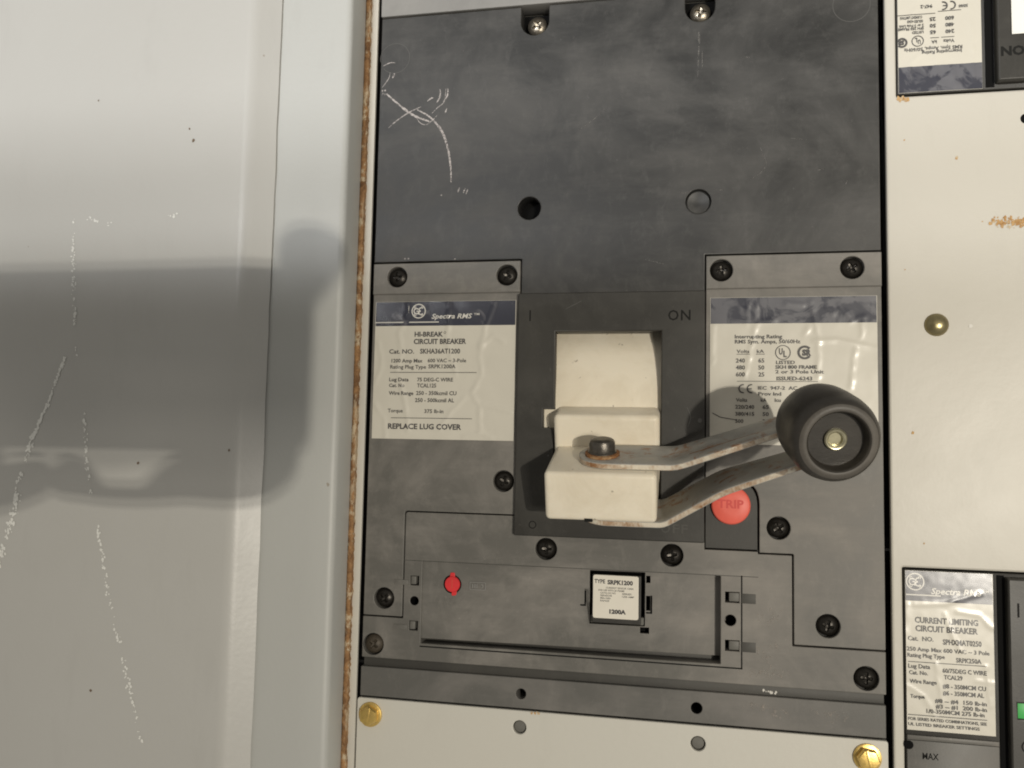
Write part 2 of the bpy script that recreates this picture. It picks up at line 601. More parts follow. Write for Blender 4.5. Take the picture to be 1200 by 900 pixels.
# ---- open cabinet door on the left
door = thing('cabinet_door', 'light grey painted steel cabinet door with rolled edge and long pale scuffs, far left',
             'door', W(-200, 17, -260))
def door_sheet():
    prof = [(-420, 24.0), (-240, 24.0), (-150, 24.0), (-90, 24.0), (-60, 24.0)]
    p, a_, b_ = Vector((-49.2, 24.0)), Vector((-52.4, 24.0)), Vector((-46.4, 22.2))
    for i in range(11):
        t = i / 10
        prof.append(tuple(a_ * (1 - t) ** 2 + p * 2 * t * (1 - t) + b_ * t * t))
    prof += [(-42.6, 19.8), (-39.2, 17.9), (-39.8, 17.3), (-42.8, 18.6), (-46.6, 20.6)]
    prof += [(-53, 22.5), (-420, 22.5)]
    zs = [-260 + 10 * i for i in range(53)]
    vs_, fs = [], []
    m_ = len(prof)
    for z in zs:
        for k, (x, d) in enumerate(prof):
            wob = 0.0
            if d < 21 and x > -43:
                wob = 0.45 * noise.noise(Vector((z * 0.05, 3.1, 0))) + 0.22 * noise.noise(Vector((z * .35, 8.1, 0)))
            vs_.append(W(x + wob, d + 0.1 * noise.noise(Vector((x * .012, z * .012, 5))), z))
    for j in range(len(zs) - 1):
        for k in range(m_):
            q = (k + 1) % m_
            fs.append((j * m_ + k, j * m_ + q, (j + 1) * m_ + q, (j + 1) * m_ + k))
    me = mesh_from(vs_, fs)
    bm = bmesh.new(); bm.from_mesh(me)
    bmesh.ops.recalc_face_normals(bm, faces=bm.faces)
    bm.to_mesh(me); bm.free()
    return finish(me, 50)
link('door_sheet', door_sheet(), 'door_paint', door)

def flecks(name, paths, d, mat, parent, width, density, size, seed, xf=None):
    rg = random.Random(seed)
    P = Print()
    for path, wmul in paths:
        for (ax, az), (bx, bz) in zip(path, path[1:]):
            L = math.hypot(bx - ax, bz - az)
            for _ in range(int(L * density)):
                t = rg.random()
                x = ax + (bx - ax) * t + rg.gauss(0, width * wmul)
                z = az + (bz - az) * t + rg.gauss(0, width * 0.6)
                if noise.noise(Vector((x * .12, z * .16, seed))) < -0.25:
                    continue
                n = rg.randint(5, 8)
                r = size * rg.uniform(.3, 1.0)
                st = rg.uniform(.5, 1.8)
                a0 = rg.uniform(0, 6)
                P.add([(x + r * rg.uniform(.5, 1) * math.cos(a0 + 6.283 * i / n),
                        z + r * st * rg.uniform(.5, 1) * math.sin(a0 + 6.283 * i / n)) for i in range(n)], [tuple(range(n))])
    o = P.build(name, mat, parent, d, xf)
    o['kind'] = 'stuff'
    return o

# scuff trails (door millimetres)
dxf = lambda x, z: (135 - (135 - x) * 1.045, -26 + (z + 26) * 1.045)
flecks('scuff', [([(-121, 66), (-119, 40), (-117, 20)], .6), ([(-116, 12), (-111, -12), (-107, -40), (-101, -62), (-94, -90), (-85, -118), (-76, -146)], .8)],
       24.16, 'scuff', door, 0.7, 1.5, 0.75, 5, dxf)
flecks('scuff', [([(-121, 8), (-127, -10), (-135, -28)], .25), ([(-134, -26), (-139, -44), (-142, -60), (-146, -76), (-152, -92)], 1.0),
                 ([(-158, -20), (-160, -40)], .8), ([(-150, -88), (-158, -112)], 1.0)],
       24.16, 'scuff', door, 0.8, 3.4, 0.9, 9, dxf)
flecks('scuff', [([(-116, 67), (-104, 64), (-100, 66)], 1.2), ([(-78, 66), (-70, 68)], .8)], 24.16, 'scuff', door, 0.9, .9, 0.7, 3, dxf)
chips = Print()
for x, z, r in ((-66, 98, .9), (-68, 103, .6), (-43.5, -30, .6), (-84, -36, .7), (-100, -128, .7), (-112, 118, .5)):
    chips.add([(x + r * random.uniform(.6, 1) * math.cos(i), z + r * random.uniform(.6, 1.3) * math.sin(i)) for i in (0, 1, 2, 3, 4, 5)], [(0, 1, 2, 3, 4, 5)])
chips.build('paint_chip', 'chip', door, 24.14, dxf)['kind'] = 'stuff'

# ---- enclosure frame beside it, with the rusted cut edge
frame = thing('enclosure_frame', 'pale grey steel frame strip with rusty cut edge between door and big breaker',
              'frame', W(-20, 0, -260))
def flange():
    prof = [(-120, 17.0), (-60, 17.0), (-20, 17.0), (-9.6, 17.0), (-8.2, 16.7), (-7.2, 15.8), (-6.8, 14.4), (-6.6, 8), (-6.5, 2.2),
            (-8.0, 2.2), (-8.2, 13.5), (-9.6, 15.4), (-120, 15.4)]
    zs = [-260 + 13 * i for i in range(41)]
    vs_, fs = [], []
    m_ = len(prof)
    for z in zs:
        for (x, d) in prof:
            vs_.append(W(x + 0.15 * noise.noise(Vector((z * .03, 1.7, 0))), d + .12 * noise.noise(Vector((x * .05, z * .03, 0))), z))
    for j in range(len(zs) - 1):
        for k in range(m_):
            q = (k + 1) % m_
            fs.append((j * m_ + k, j * m_ + q, (j + 1) * m_ + q, (j + 1) * m_ + k))
    me = mesh_from(vs_, fs)
    bm = bmesh.new(); bm.from_mesh(me)
    bmesh.ops.recalc_face_normals(bm, faces=bm.faces)
    bm.to_mesh(me); bm.free()
    return finish(me, 50)
link('flange', flange(), 'trim_paint', frame)

def rust_lip():
    rg = random.Random(4)
    vs_, fs = [], []
    n = 420
    for j in range(n + 1):
        z = -260 + 520 * j / n
        w1 = -4.3 + rg.gauss(0, .16)
        for x, d in ((-6.6, 0.2), (-6.5, 2.2 + rg.gauss(0, .12)), (-5.4, 2.6 + rg.gauss(0, .22)), (-4.2, 2.5 + rg.gauss(0, .22)), (w1, 2.0 + rg.gauss(0, .1)), (w1 + .1, 0.2)):
            vs_.append(W(x, d, z))
    for j in range(n):
        for k in range(5):
            a = j * 6 + k
            fs.append((a, a + 1, a + 7, a + 6))
    me = mesh_from(vs_, fs)
    for p in me.polygons:
        p.use_smooth = True
    return me
lip = link('rusted_edge', rust_lip(), 'rust_edge', frame)
lip['label'] = 'orange brown rust along the raw sheet edge'
box('inner_lip', -6.4, -1.25, -1.2, 0.4, -260, 260, 'panel_paint', frame, 0.3)

# ---- cream cover panel on the right
panel = thing('cover_panel', 'cream painted steel cover panel with rust specks, right of the big breaker', 'panel', W(255, -6, -260))
sheet('panel_sheet', [rnd([(212.6, -260), (216.6, -260), (216.6, -69.3), (520, -69.3), (520, 115.9), (216.8, 115.9), (216.8, 260), (212.6, 260)],
                          [0, 0, .6, 0, 0, .6, 0, 0])], -6.2, -3.6, 'panel_paint', panel, 0.9)
dm = lathe_mesh([(0.02, 2.6), (1.4, 2.5), (2.8, 2.0), (3.8, 1.2), (4.4, 0.2), (4.5, -0.6)][::-1], 36)
link('dome_screw', dm, 'old_brass', panel, W(230.1, -3.4, 24.1))['label'] = 'round brass dome screw head'
flecks('rust_spot', [([(252, 64.5), (264, 63)], 1.4)], -3.5, 'rust_speck', panel, 1.5, 11, 0.75, 27)
flecks('rust_spot', [([(218, 115), (221, 114.6)], 1)], -3.5, 'rust_speck', panel, 0.7, 12, 0.7, 22)
P = Print(); P.disc(263.4, 104.2, 2.0); P.build('screw_hole', 'hole_black', panel, -3.55)
sp = Print()
for x, z, r in ((238.5, 90, 1.0), (221, -18, .9), (219.5, 98, .5), (219, 46, .4), (224.5, -60, .5)):
    sp.add([(x + r * random.uniform(.4, 1) * math.cos(i), z + r * random.uniform(.4, 1) * math.sin(i)) for i in (0, 1, 2, 3, 4, 5)], [(0, 1, 2, 3, 4, 5)])
sp.build('rust_spot', 'rust_speck', panel, -3.5)['kind'] = 'stuff'
sp = Print()
sp.add([(242.2 + 1.1 * random.uniform(.5, 1) * math.cos(i), 23.5 + 1.3 * random.uniform(.5, 1) * math.sin(i)) for i in (0, 1, 2, 3, 4, 5)], [(0, 1, 2, 3, 4, 5)])
sp.build('paint_chip', 'print_white', panel, -3.5)

# ================================================================== BIG BREAKER
brk = thing('circuit_breaker', 'large black and grey circuit breaker with extended handle and red button, centre of picture',
            'circuit breaker', W(105, -55, -133))
box('housing', 1.2, 208.8, -55, -9.5, -132, 230, 'deep_plastic', brk, 0.5)

# upper lug cover strip
sheet('lug_cover', [rect(0.2, 164.9, 209.8, 225, 0.6)], -9, 0.6, 'lug_plastic', brk, 0.35)

# black upper cover with the two U notches and holes
def unotch(xc, r, zt, zb):
    out = [(xc - r, zt)]
    zc = zb + r
    for i in range(13):
        a = math.pi + math.pi * i / 12
        out.append((xc + r * math.cos(a), zc + r * math.sin(a)))
    out.append((xc + r, zt))
    return out
uc = [(0.5, 53.2), (66.6, 53.2), (66.6, 36), (142.4, 36), (142.4, 53.2), (209.5, 53.2), (209.5, 164.2)]
uc += unotch(140.1, 6.1, 164.2, 151.5)[::-1]
uc += unotch(70.4, 6.1, 164.2, 151.3)[::-1]
uc += [(0.5, 164.2)]
upper = sheet('upper_cover', [uc, circ(69.4, 75.1, 4.9), circ(139.7, 75.3, 5.1)], -9, 0.0, 'black_plastic', brk, 0.35)
for x in (70.4, 140.1):
    box('notch_floor', x - 7, x + 7, -9.4, -8.2, 150, 164, 'hole_black', brk)
    s = link('screw', SCREW['steel_screw'], None, brk, W(x + .2, -5.0, 157.6))
    s.rotation_euler = (0, random.uniform(0, 1.5), 0)
    s.scale = (1.08,) * 3
cp = cup_mesh(5.0, 9.2); cp.materials.append(MATS['hole_black'])
link('hole_lining', cp, None, brk, W(69.4, 0, 75.1))
link('hole_plug', lathe_mesh([(4.95, -3), (4.95, -1.0), (4.4, -0.7), (2.2, -1.2), (.05, -1.35)], 32), 'black_plastic', brk, W(139.7, -0.8, 75.3))
# faint moulding rings and scratches
P = Print(); P.ring(199.5, 153.6, 7.0, 7.22)
P.build('moulding_ring', 'scratch_faint', upper, 0.06)
P = Print(); P.ring(7.2, 145.5, 6.7, 6.95, -140, 190)
P.build('moulding_ring', 'scratch_faint', upper, 0.06)

def stroke(P, pts, w):                       # tapered hand-like scratch
    sm = []
    for i in range(len(pts) - 1):
        p0 = Vector(pts[max(i - 1, 0)]); p1 = Vector(pts[i]); p2 = Vector(pts[i + 1]); p3 = Vector(pts[min(i + 2, len(pts) - 1)])
        for k in range(8):
            t = k / 8
            sm.append(0.5 * ((2 * p1) + (p2 - p0) * t + (2 * p0 - 5 * p1 + 4 * p2 - p3) * t * t + (3 * p1 - p0 - 3 * p2 + p3) * t ** 3))
    sm.append(Vector(pts[-1]))
    n = len(sm)
    vs_, fs = [], []
    for i, p in enumerate(sm):
        d = (sm[min(i + 1, n - 1)] - sm[max(i - 1, 0)]).normalized()
        q = Vector((-d.y, d.x))
        ww = w * (0.25 + 0.75 * math.sin(math.pi * (0.08 + 0.84 * i / (n - 1)))) * random.uniform(.65, 1.15)
        vs_ += [tuple(p + q * ww / 2), tuple(p - q * ww / 2)]
    for i in range(n - 1):
        fs.append((2 * i, 2 * i + 1, 2 * i + 3, 2 * i + 2))
    P.add(vs_, fs)
def scratches(strokes, mat, parent, d):
    for pts, w in strokes:
        P = Print()
        stroke(P, pts, w)
        P.build('scratch', mat, parent, d + random.uniform(0, .03))
scratches([([(3.6, 129.5), (11, 123), (17, 118.6), (24.5, 115.4)], 1.1),
           ([(18.2, 121.3), (24.5, 117.3), (30, 110.5), (33, 102), (34.3, 94), (34.6, 87.8)], 1.05),
           ([(5.2, 113.8), (9.5, 117.3), (15, 120.5), (20, 122.5)], .55),
           ([(17.3, 119), (19.5, 115.5), (22.4, 114.2), (25, 115.8), (27.5, 118.2)], .4),
           ([(25, 119.2), (27.8, 121.8), (30.5, 124.2), (31.2, 130)], .4),
           ([(27.2, 124), (28.6, 127), (28.4, 130)], .75), ([(30.2, 124.2), (31.9, 126.8), (32.1, 130)], .6),
           ([(22.8, 124.8), (24.4, 126), (25.6, 126.3)], .7), ([(1.6, 132.4), (4.6, 136.6), (5.1, 139.2)], .35),
           ([(1.8, 142.4), (5, 143.6), (7.4, 143.4)], .55), ([(6.3, 136.5), (7.2, 138.6)], 1.0)]
          + [([(x - .35, z - 1.1), (x + .4, z + 1)], .6) for x, z in ((38.1, 84.4), (40.6, 84), (41.8, 83.4), (31.4, 120))], 'scratch', upper, .07)
P = Print()
for x, z in ((1.8, 131), (3.0, 131), (1.9, 129.6), (3.1, 129.3)):
    P.disc(x, z, .42, 8)
for x, z in ((30.4, 82.3), (14.6, 54.6), (16.2, 54.6), (37.2, 53.9)):
    P.disc(x, z, .35, 7)
P.build('pit_mark', 'scratch', upper, 0.07)['kind'] = 'stuff'
scratches([([(164, 97), (166.4, 90), (164.2, 86), (160, 83.5)], .35), ([(157, 135), (160, 134.6)], .3),
           ([(139.5, 147), (139.9, 142)], .9), ([(139.7, 141), (139.2, 128)], .55), ([(141, 139), (141.1, 131)], .4),
           ([(186, 86), (189, 87)], .35), ([(196, 78), (197.5, 82)], .4), ([(90, 108), (96, 112), (102, 117)], .3),
           ([(118, 52), (128, 49)], .3), ([(176, 99.8), (182, 98.9)], .25), ([(132, 79.5), (134, 79), (137, 80)], .3),
           ([(146, 79.8), (150, 79.6)], .35)], 'scratch_thin', upper, .06)

# left grey cover
lc_holes = [circ(11.6, 46.4, 4.5), circ(60.4, 46.3, 4.5), circ(60.6, -40.7, 4.5), circ(9.7, -91.6, 4.5)]
left = sheet('side_cover', [rnd([(0.7, 40), (66.0, 40), (66.0, -54.4), (17.9, -54.4), (17.9, -98.9), (0.7, -98.9)], [0, 0, 0, 1.2, .4, .4]), lc_holes[2], lc_holes[3]],
             -9, 0.0, 'grey_plastic', brk, 0.3)
sheet('cover_band', [rect(0.7, 38.8, 66.2, 52.4, 0.3), lc_holes[0], lc_holes[1]], -4, 0.9, 'grey_plastic', brk, 0.35)
# right grey cover with the stepped lower edge
rc = rnd([(142.9, 40), (209.5, 40), (209.5, -100.2), (176.4, -100.2), (176.4, -65.7), (163.6, -65.7), (163.6, -37.2), (142.9, -37.2)],
         [0, 0, .4, .5, .6, .3, 10.5, 0], 10)
right = sheet('side_cover', [rc, circ(170.8, -55.9, 4.5), circ(188.9, -92.4, 4.5)], -9, 0.0, 'grey_plastic', brk, 0.3)
sheet('cover_band', [rect(142.9, 38.8, 209.5, 52.4, 0.3), circ(148.9, 46.4, 4.5), circ(198.7, 46.4, 4.5)], -4, 0.9, 'grey_plastic', brk, 0.35)
for x, z, mt, d in ((11.6, 46.4, 'black_screw', .9), (60.4, 46.3, 'black_screw', .9), (148.9, 46.4, 'black_screw', .9), (198.7, 46.4, 'black_screw', .9),
                    (60.6, -40.7, 'black_screw', 0), (9.7, -91.6, 'black_screw', 0), (170.8, -55.9, 'black_screw', 0), (188.9, -92.4, 'black_screw', 0),
                    (79.1, -67.9, 'black_screw', 0), (129.9, -68.2, 'black_screw', 0), (202.5, -111.0, 'black_screw', 0.6)):
    screw(x, z, brk, mt, d)
screw(5.6, -111.0, brk, 'dirty_screw', 0.4, 1.0, 0, 'dull brown dirty screw')

# dark button plate and red push button
sheet('button_plate', [rnd([(142.9, -64.9), (163.0, -64.9), (163.0, -37.8), (142.9, -37.8)], [0, .3, 10, 0], 10)], -9, -0.8, 'bezel_plastic', brk, 0.25)
btn = link('push_button', lathe_mesh([(7.6, -2), (7.6, 0.2), (7.35, 0.9), (6.8, 1.25), (3, 1.3), (.05, 1.3)], 44), 'red_button', brk, W(152.7, 0, -47.6))
P = Print(); P.text('TRIP', 147.6, -47.0, 3.3, 157.6, bold=0.012)
t = P.build('button_text', 'red_text', brk, 1.38)

# lower trim unit with the long recess
trim_holes = [circ(79.1, -67.9, 4.5), circ(129.9, -68.2, 4.5), circ(5.6, -111.0, 4.5), circ(202.5, -111.0, 4.5),
              rect(26.4, -109.4, 148.9, -75.4, 0.3), circ(23.2, -92.0, 1.9, 18), circ(152.6, -92.4, 2.2, 18),
              rect(21.2, -85.6, 25.0, -81.6), rect(21.2, -104.3, 25.0, -100.3), rect(150.6, -85.6, 156.0, -81.4), rect(150.6, -104.2, 156.0, -100.0)]
trim = sheet('trim_unit', [rnd([(18.4, -54.9), (142.6, -54.9), (142.6, -65.4), (163.0, -65.4), (163.1, -66.3), (175.8, -66.3), (175.8, -100.8), (209.5, -100.8),
                                (209.5, -116.6), (0.6, -116.6), (0.6, -99.5), (18.4, -99.5)], [1.2, 0, 0, 0, 0, .4, .4, .3, .4, .4, .3, .3])] + trim_holes,
             -9.2, 0.0, 'grey_plastic', brk, 0.28)
# recess floor, cut out for the rating plug
sheet('recess_floor', [rect(25.6, -107.4, 151, -74.6), rect(96.9, -97.6, 119.3, -76.1, .3), rect(117.4, -100.4, 121.0, -98.0), rect(119.7, -80.2, 121.4, -77.4), rect(119.7, -91.3, 121.4, -85.4), rect(95.0, -89, 96.8, -83.8)],
      -6.8, -5.2, 'grey_plastic', brk, 0.12)
fl = bpy.data.objects['recess_floor']
for v in fl.data.vertices:                   # the floor rises to the left
    k = (v.co.x / S - 149) / 123.0
    v.co.y += 4.4 * S * k
box('plug_well', 92, 126, -9.4, -8.0, -103, -72, 'hole_black', brk)
box('groove_rail', 24.6, 150.7, -9.1, -7.6, -112, -105, 'deep_plastic', brk, 0.25)
for x0, x1, zc in ((21.2, 25.0, -83.6), (21.2, 25.0, -102.3), (150.6, 156.0, -83.5), (150.6, 156.0, -102.1)):
    box('latch_pocket', x0 - .4, x1 + .4, -7.0, -4.0, zc - 2.4, zc + 2.4, 'hole_black', brk)
    if x0 > 100:
        box('latch', x0 + 1.5, x1 + .2, -4.5, -0.5, zc - 1.7, zc + 1.8, 'plug_grey', brk, 0.3)
        box('latch_track', x1 + .9, x1 + 6.2, -0.4, 0.05, zc - 2.1, zc + 1.7, 'deep_plastic', brk, 0.05)
    else:
        box('latch', x0 + .2, x0 + 2.5, -4.5, -0.4, zc - 1.6, zc + 1.8, 'plug_grey', brk, 0.3)
        box('latch_track', x0 - 7.0, x0 - .7, -0.3, 0.28, zc - 1.9, zc + .2, 'grey_plastic', brk, 0.12)
for x, z, r in ((23.2, -92.0, 1.85), (152.6, -92.4, 2.15)):
    cm = cup_mesh(r, 7.5); cm.materials.append(MATS['hole_black'])
    link('pin_hole', cm, None, brk, W(x, 0.05, z))
for seg in ([(156.9, -75.2), (156.9, -110.6)], [(26.4, -110.6), (156.9, -110.6)], [(18.8, -75.2), (163, -75.2)]):
    (x0, z0), (x1, z1) = seg
    w = 0.28 if x0 != 18.8 else 0.14
    box('seam', min(x0, x1) - w, max(x0, x1) + w, -0.3, 0.045, min(z0, z1) - w, max(z0, z1) + w, 'engraved' if x0 != 18.8 else 'deep_plastic', brk)

# red adjusting screw, moulded mark
adj = link('adjuster', lathe_mesh([(3.0, -7), (3.0, -4.6), (2.7, -4.2), (.05, -4.1)], 30), 'red_screw', brk, W(39.4, 3.7, -84.4))
adj.scale = (1.12, 1.0, 1.12)
sheet('adjuster_tab', [rnd([(-1.1, 1.8), (1.1, 1.8), (.8, 4.3), (-.8, 4.3)], .4)], -6.5, -4.5, 'red_screw', adj, 0.1)
sheet('adjuster_tab', [rnd([(-.2, -4.3), (1.5, -4.0), (1.9, -2.0), (-.2, -2.0)], .4)], -6.5, -4.6, 'red_screw', adj, 0.1)
box('adjuster_slot', -.28, .28, -4.3, -4.05, -1.7, 1.9, 'red_text', adj)
cm = cup_mesh(3.5, 1.2); cm.materials.append(MATS['hole_black'])
P = Print(); P.disc(39.4, -84.4, 3.9); P.build('adjuster_hole', 'hole_black', brk, -1.05)
P = Print()
x, z = 47.0, -84.6
P.line([(x, z - 1.5), (x + 6.6, z - 1.5), (x + 6.6, z + 1.5), (x, z + 1.5), (x, z - 1.5)], .3)
P.bar(x + .9, z - .9, x + 1.4, z + .9); P.bar(x + 1.9, z - .9, x + 2.4, z + .9); P.bar(x + 2.8, z - .9, x + 3.2, z + .9)
P.ring(x + 4.8, z, .55, .9, -90, 90, 10)
P.build('moulded_mark', 'lug_plastic', brk, -1.0)

# rating plug
plug_body = sheet('rating_plug', [rect(98.0, -97.0, 117.8, -77.4, .5)], -8.0, -2.8, 'bezel_plastic', brk, 0.3)
sheet('plug_foot', [rect(97.3, -97.3, 118.9, -94.2, .4)], -8.0, -4.2, 'plug_grey', plug_body, 0.25)
pl = sheet('plug_label', [rect(98.4, -95.0, 116.8, -77.7, 1.0)], -2.8, -2.5, 'plug_label', plug_body, 0.05)
for x0, x1, z0, z1 in ((94.9, 95.5, -90.0, -84.4), (93.2, 95.5, -90.6, -90.0), (121.6, 122.2, -91.8, -85.2), (119.8, 122.2, -92.4, -91.8)):
    box('bracket_slit', x0, x1, -5.4, -3.1 if x0 < 100 else -4.25 + .3, z0, z1, 'hole_black', brk)
P = Print()
P.text('TYPE', 98.3, -79.7, 1.6, 102.7, bold=.02); P.text('SRPK1200', 103.6, -79.9, 1.7, 113.9, bold=.04)
for i, (a, b, s) in enumerate(((103.0, 114.2, 'CURRENT SENSOR 1200A'), (100.0, 110.5, 'FOR USE WITH SK FRAME'), (100.8, 107.0, 'CATALOG NO'), (100.8, 105.6, 'SENSOR'), (100.8, 105.0, '800A-1200A'), (100.8, 104.4, 'RANGE'))):
    P.text(s, a, -82.2 - 1.05 * i, .7, b)
P.text('SERIES', 109.6, -84.4, .7, 113.4); P.text('1200 AMP', 109.6, -85.5, .7, 114.4)
P.text('1200A', 104.5, -91.6, 1.6, 111.2, bold=.05)
P.v = [(x + .6, z - .5) for x, z in P.v]
P.build('printed_text', 'print_black', plug_body, -2.46)

# lower ledge and strip
box('ledge', 0.8, 209.2, -9, -2.4, -121.5, -117.0, 'deep_plastic', brk, 0.2)
sheet('lower_strip', [rect(0.3, -132.7, 209.4, -120.5, .4), circ(69.7, -126.9, 2.1, 20), circ(139.8, -127.0, 2.2, 20)], -9, -0.2, 'strip_plastic', brk, 0.3)
for x, z in ((69.7, -126.9), (139.8, -127.0)):
    cm = cup_mesh(2.15, 8.5); cm.materials.append(MATS['hole_black'])
    link('pin_hole', cm, None, brk, W(x, 0, z))
flecks('scuff', [([(167, -93), (170, -88)], 1.5), ([(165, -108), (168, -101)], 1.2), ([(160, -112), (172, -111)], 1.5)], 0.08, 'smear', trim, 1.6, 5, 0.8, 31)
flecks('scuff', [([(165.0, -119.0), (170.5, -119.4)], .4)], -2.3, 'print_white', brk, 0.35, 3, 0.6, 33)
flecks('scuff', [([(160, -124), (172, -127)], 2.0), ([(185, -124), (195, -127)], 1.5)], -0.12, 'smear', brk, 1.5, 4, 0.9, 32)

# bezel round the toggle
win = [(82.0, 21.7), (125.3, 21.7), (125.3, -46), (82.0, -46), (82.0, -18.2), (77.3, -18.2), (77.3, -10.5), (82.0, -10.5)]
bez = sheet('toggle_bezel', [rect(66.0, -62.6, 142.5, 38.0, .6), win], -2, 3.0, 'bezel_plastic', brk, 0.45)
for t_, xa, z_, h_, xb in (('O', 127.9, 28.1, 4.3, 132.1), ('N', 133.0, 28.1, 4.3, 136.8), ('I', 70.9, 28.6, 4.6, 71.5),
                           ('O', 125.6, -57.3, 3.6, 129.2), ('F', 130.2, -57.3, 3.6, 132.6), ('F', 133.6, -57.3, 3.6, 136.0)):
    P = Print(); P.text(t_, xa, z_, h_, xb); P.build('moulded_letter', 'engraved' if z_ > 0 else 'deep_plastic', bez, 3.05)
P = Print(); P.ring(73.8, -58.0, 1.2, 1.6); P.build('moulded_symbol', 'engraved', bez, 3.05)
scratches([([(135.5, -9), (137, -13), (136, -17)], .35), ([(86, 31), (93, 34.5)], .25)], 'scratch_faint', bez, 3.06)
P = Print()
P.disc(79.8, -29.6, .4, 7); P.disc(140.6, -14.4, .9, 9)
P.build('pit_mark', 'scratch_faint', bez, 3.06)['kind'] = 'stuff'

# toggle: drum seen through the bezel, hub plate and lever block
tg = thing_parent = bpy.data.objects.new('toggle', None)
col.objects.link(tg)
tg.parent = brk
tg.location = W(104, 8, -26)
tg.matrix_parent_inverse = Matrix.Translation(-brk.location)
tg.empty_display_size = 0.01

def tpart(name, me, mat):
    o = bpy.data.objects.new(name, me)
    col.objects.link(o)
    if not me.materials:
        me.materials.append(MATS[mat])
    o.parent = tg
    o.matrix_parent_inverse = Matrix.Translation(-W(104, 8, -26))
    return o

def drum():
    vs_, fs = [], []
    prof = []
    for i in range(33):
        a = math.radians(62 - 112 * i / 32)
        R = 62.0 if a < math.radians(25) else 61.4
        prof.append((R * math.cos(a) - 62.6, R * math.sin(a) - 8))
    for d, z in prof:
        vs_ += [W(75.5, d, z), W(127, d, z)]
    for i in range(len(prof) - 1):
        fs.append((2 * i, 2 * i + 1, 2 * i + 3, 2 * i + 2))
    me = mesh_from(vs_, fs)
    bm = bmesh.new(); bm.from_mesh(me)
    for f in bm.faces:
        f.normal_update()
        if f.normal.y > 0: f.normal_flip()
    bm.to_mesh(me); bm.free()
    return finish(me, 40)
tpart('drum', drum(), 'cream_plastic')

TILT = math.radians(18.6)
def H(x, u, v):                              # lever frame: along panel, out along lever, up across lever
    return W(x, 8 + u * math.cos(TILT) + v * math.sin(TILT), -26 - u * math.sin(TILT) + v * math.cos(TILT))

def lever_mesh(x0, x1, u0, u1, v0, v1, bev, taper=0.0, rv=None):
    bm = bmesh.new()
    bmesh.ops.create_cube(bm, size=1)
    for q in bm.verts:
        k = 1 + taper * (q.co.y + .5)
        q.co = H((x0 + x1) / 2 + q.co.x * (x1 - x0) * k, (u0 + u1) / 2 + q.co.y * (u1 - u0), (v0 + v1) / 2 + q.co.z * (v1 - v0))
    bmesh.ops.recalc_face_normals(bm, faces=bm.faces)
    bmesh.ops.bevel(bm, geom=bm.edges, offset=bev * S, segments=4, profile=0.5, affect='EDGES')
    me = bpy.data.meshes.new('m'); bm.to_mesh(me); bm.free()
    return finish(me, 30)
tpart('lever_hub', lever_mesh(82.8, 125.0, -16, -1.0, -22, 13.2, 2.2), 'cream_plastic')
tpart('lever_block', lever_mesh(83.6, 124.6, -6, 29.5, -19.2, 0, 1.9, 0.012), 'cream_plastic')
link_notch = tpart('block_notch', lever_mesh(98.2, 101.2, 27.6, 29.62, -19.3, -18.0, .1), 'engraved')

# handle extension: two bent straps, bolt and grip
hx = bpy.data.objects.new('handle_extension', None)
col.objects.link(hx)
hx.parent = brk
hx.location = W(150, 30, -26)
hx.matrix_parent_inverse = Matrix.Translation(-brk.location)
hx.empty_display_size = 0.01
hx['label'] = 'rusty two strap metal handle extension with round black grip'
def hpart(name, me, mat):
    o = bpy.data.objects.new(name, me)
    col.objects.link(o)
    if not me.materials:
        me.materials.append(MATS[mat])
    o.parent = hx
    o.matrix_parent_inverse = Matrix.Translation(-W(150, 30, -26))
    return o

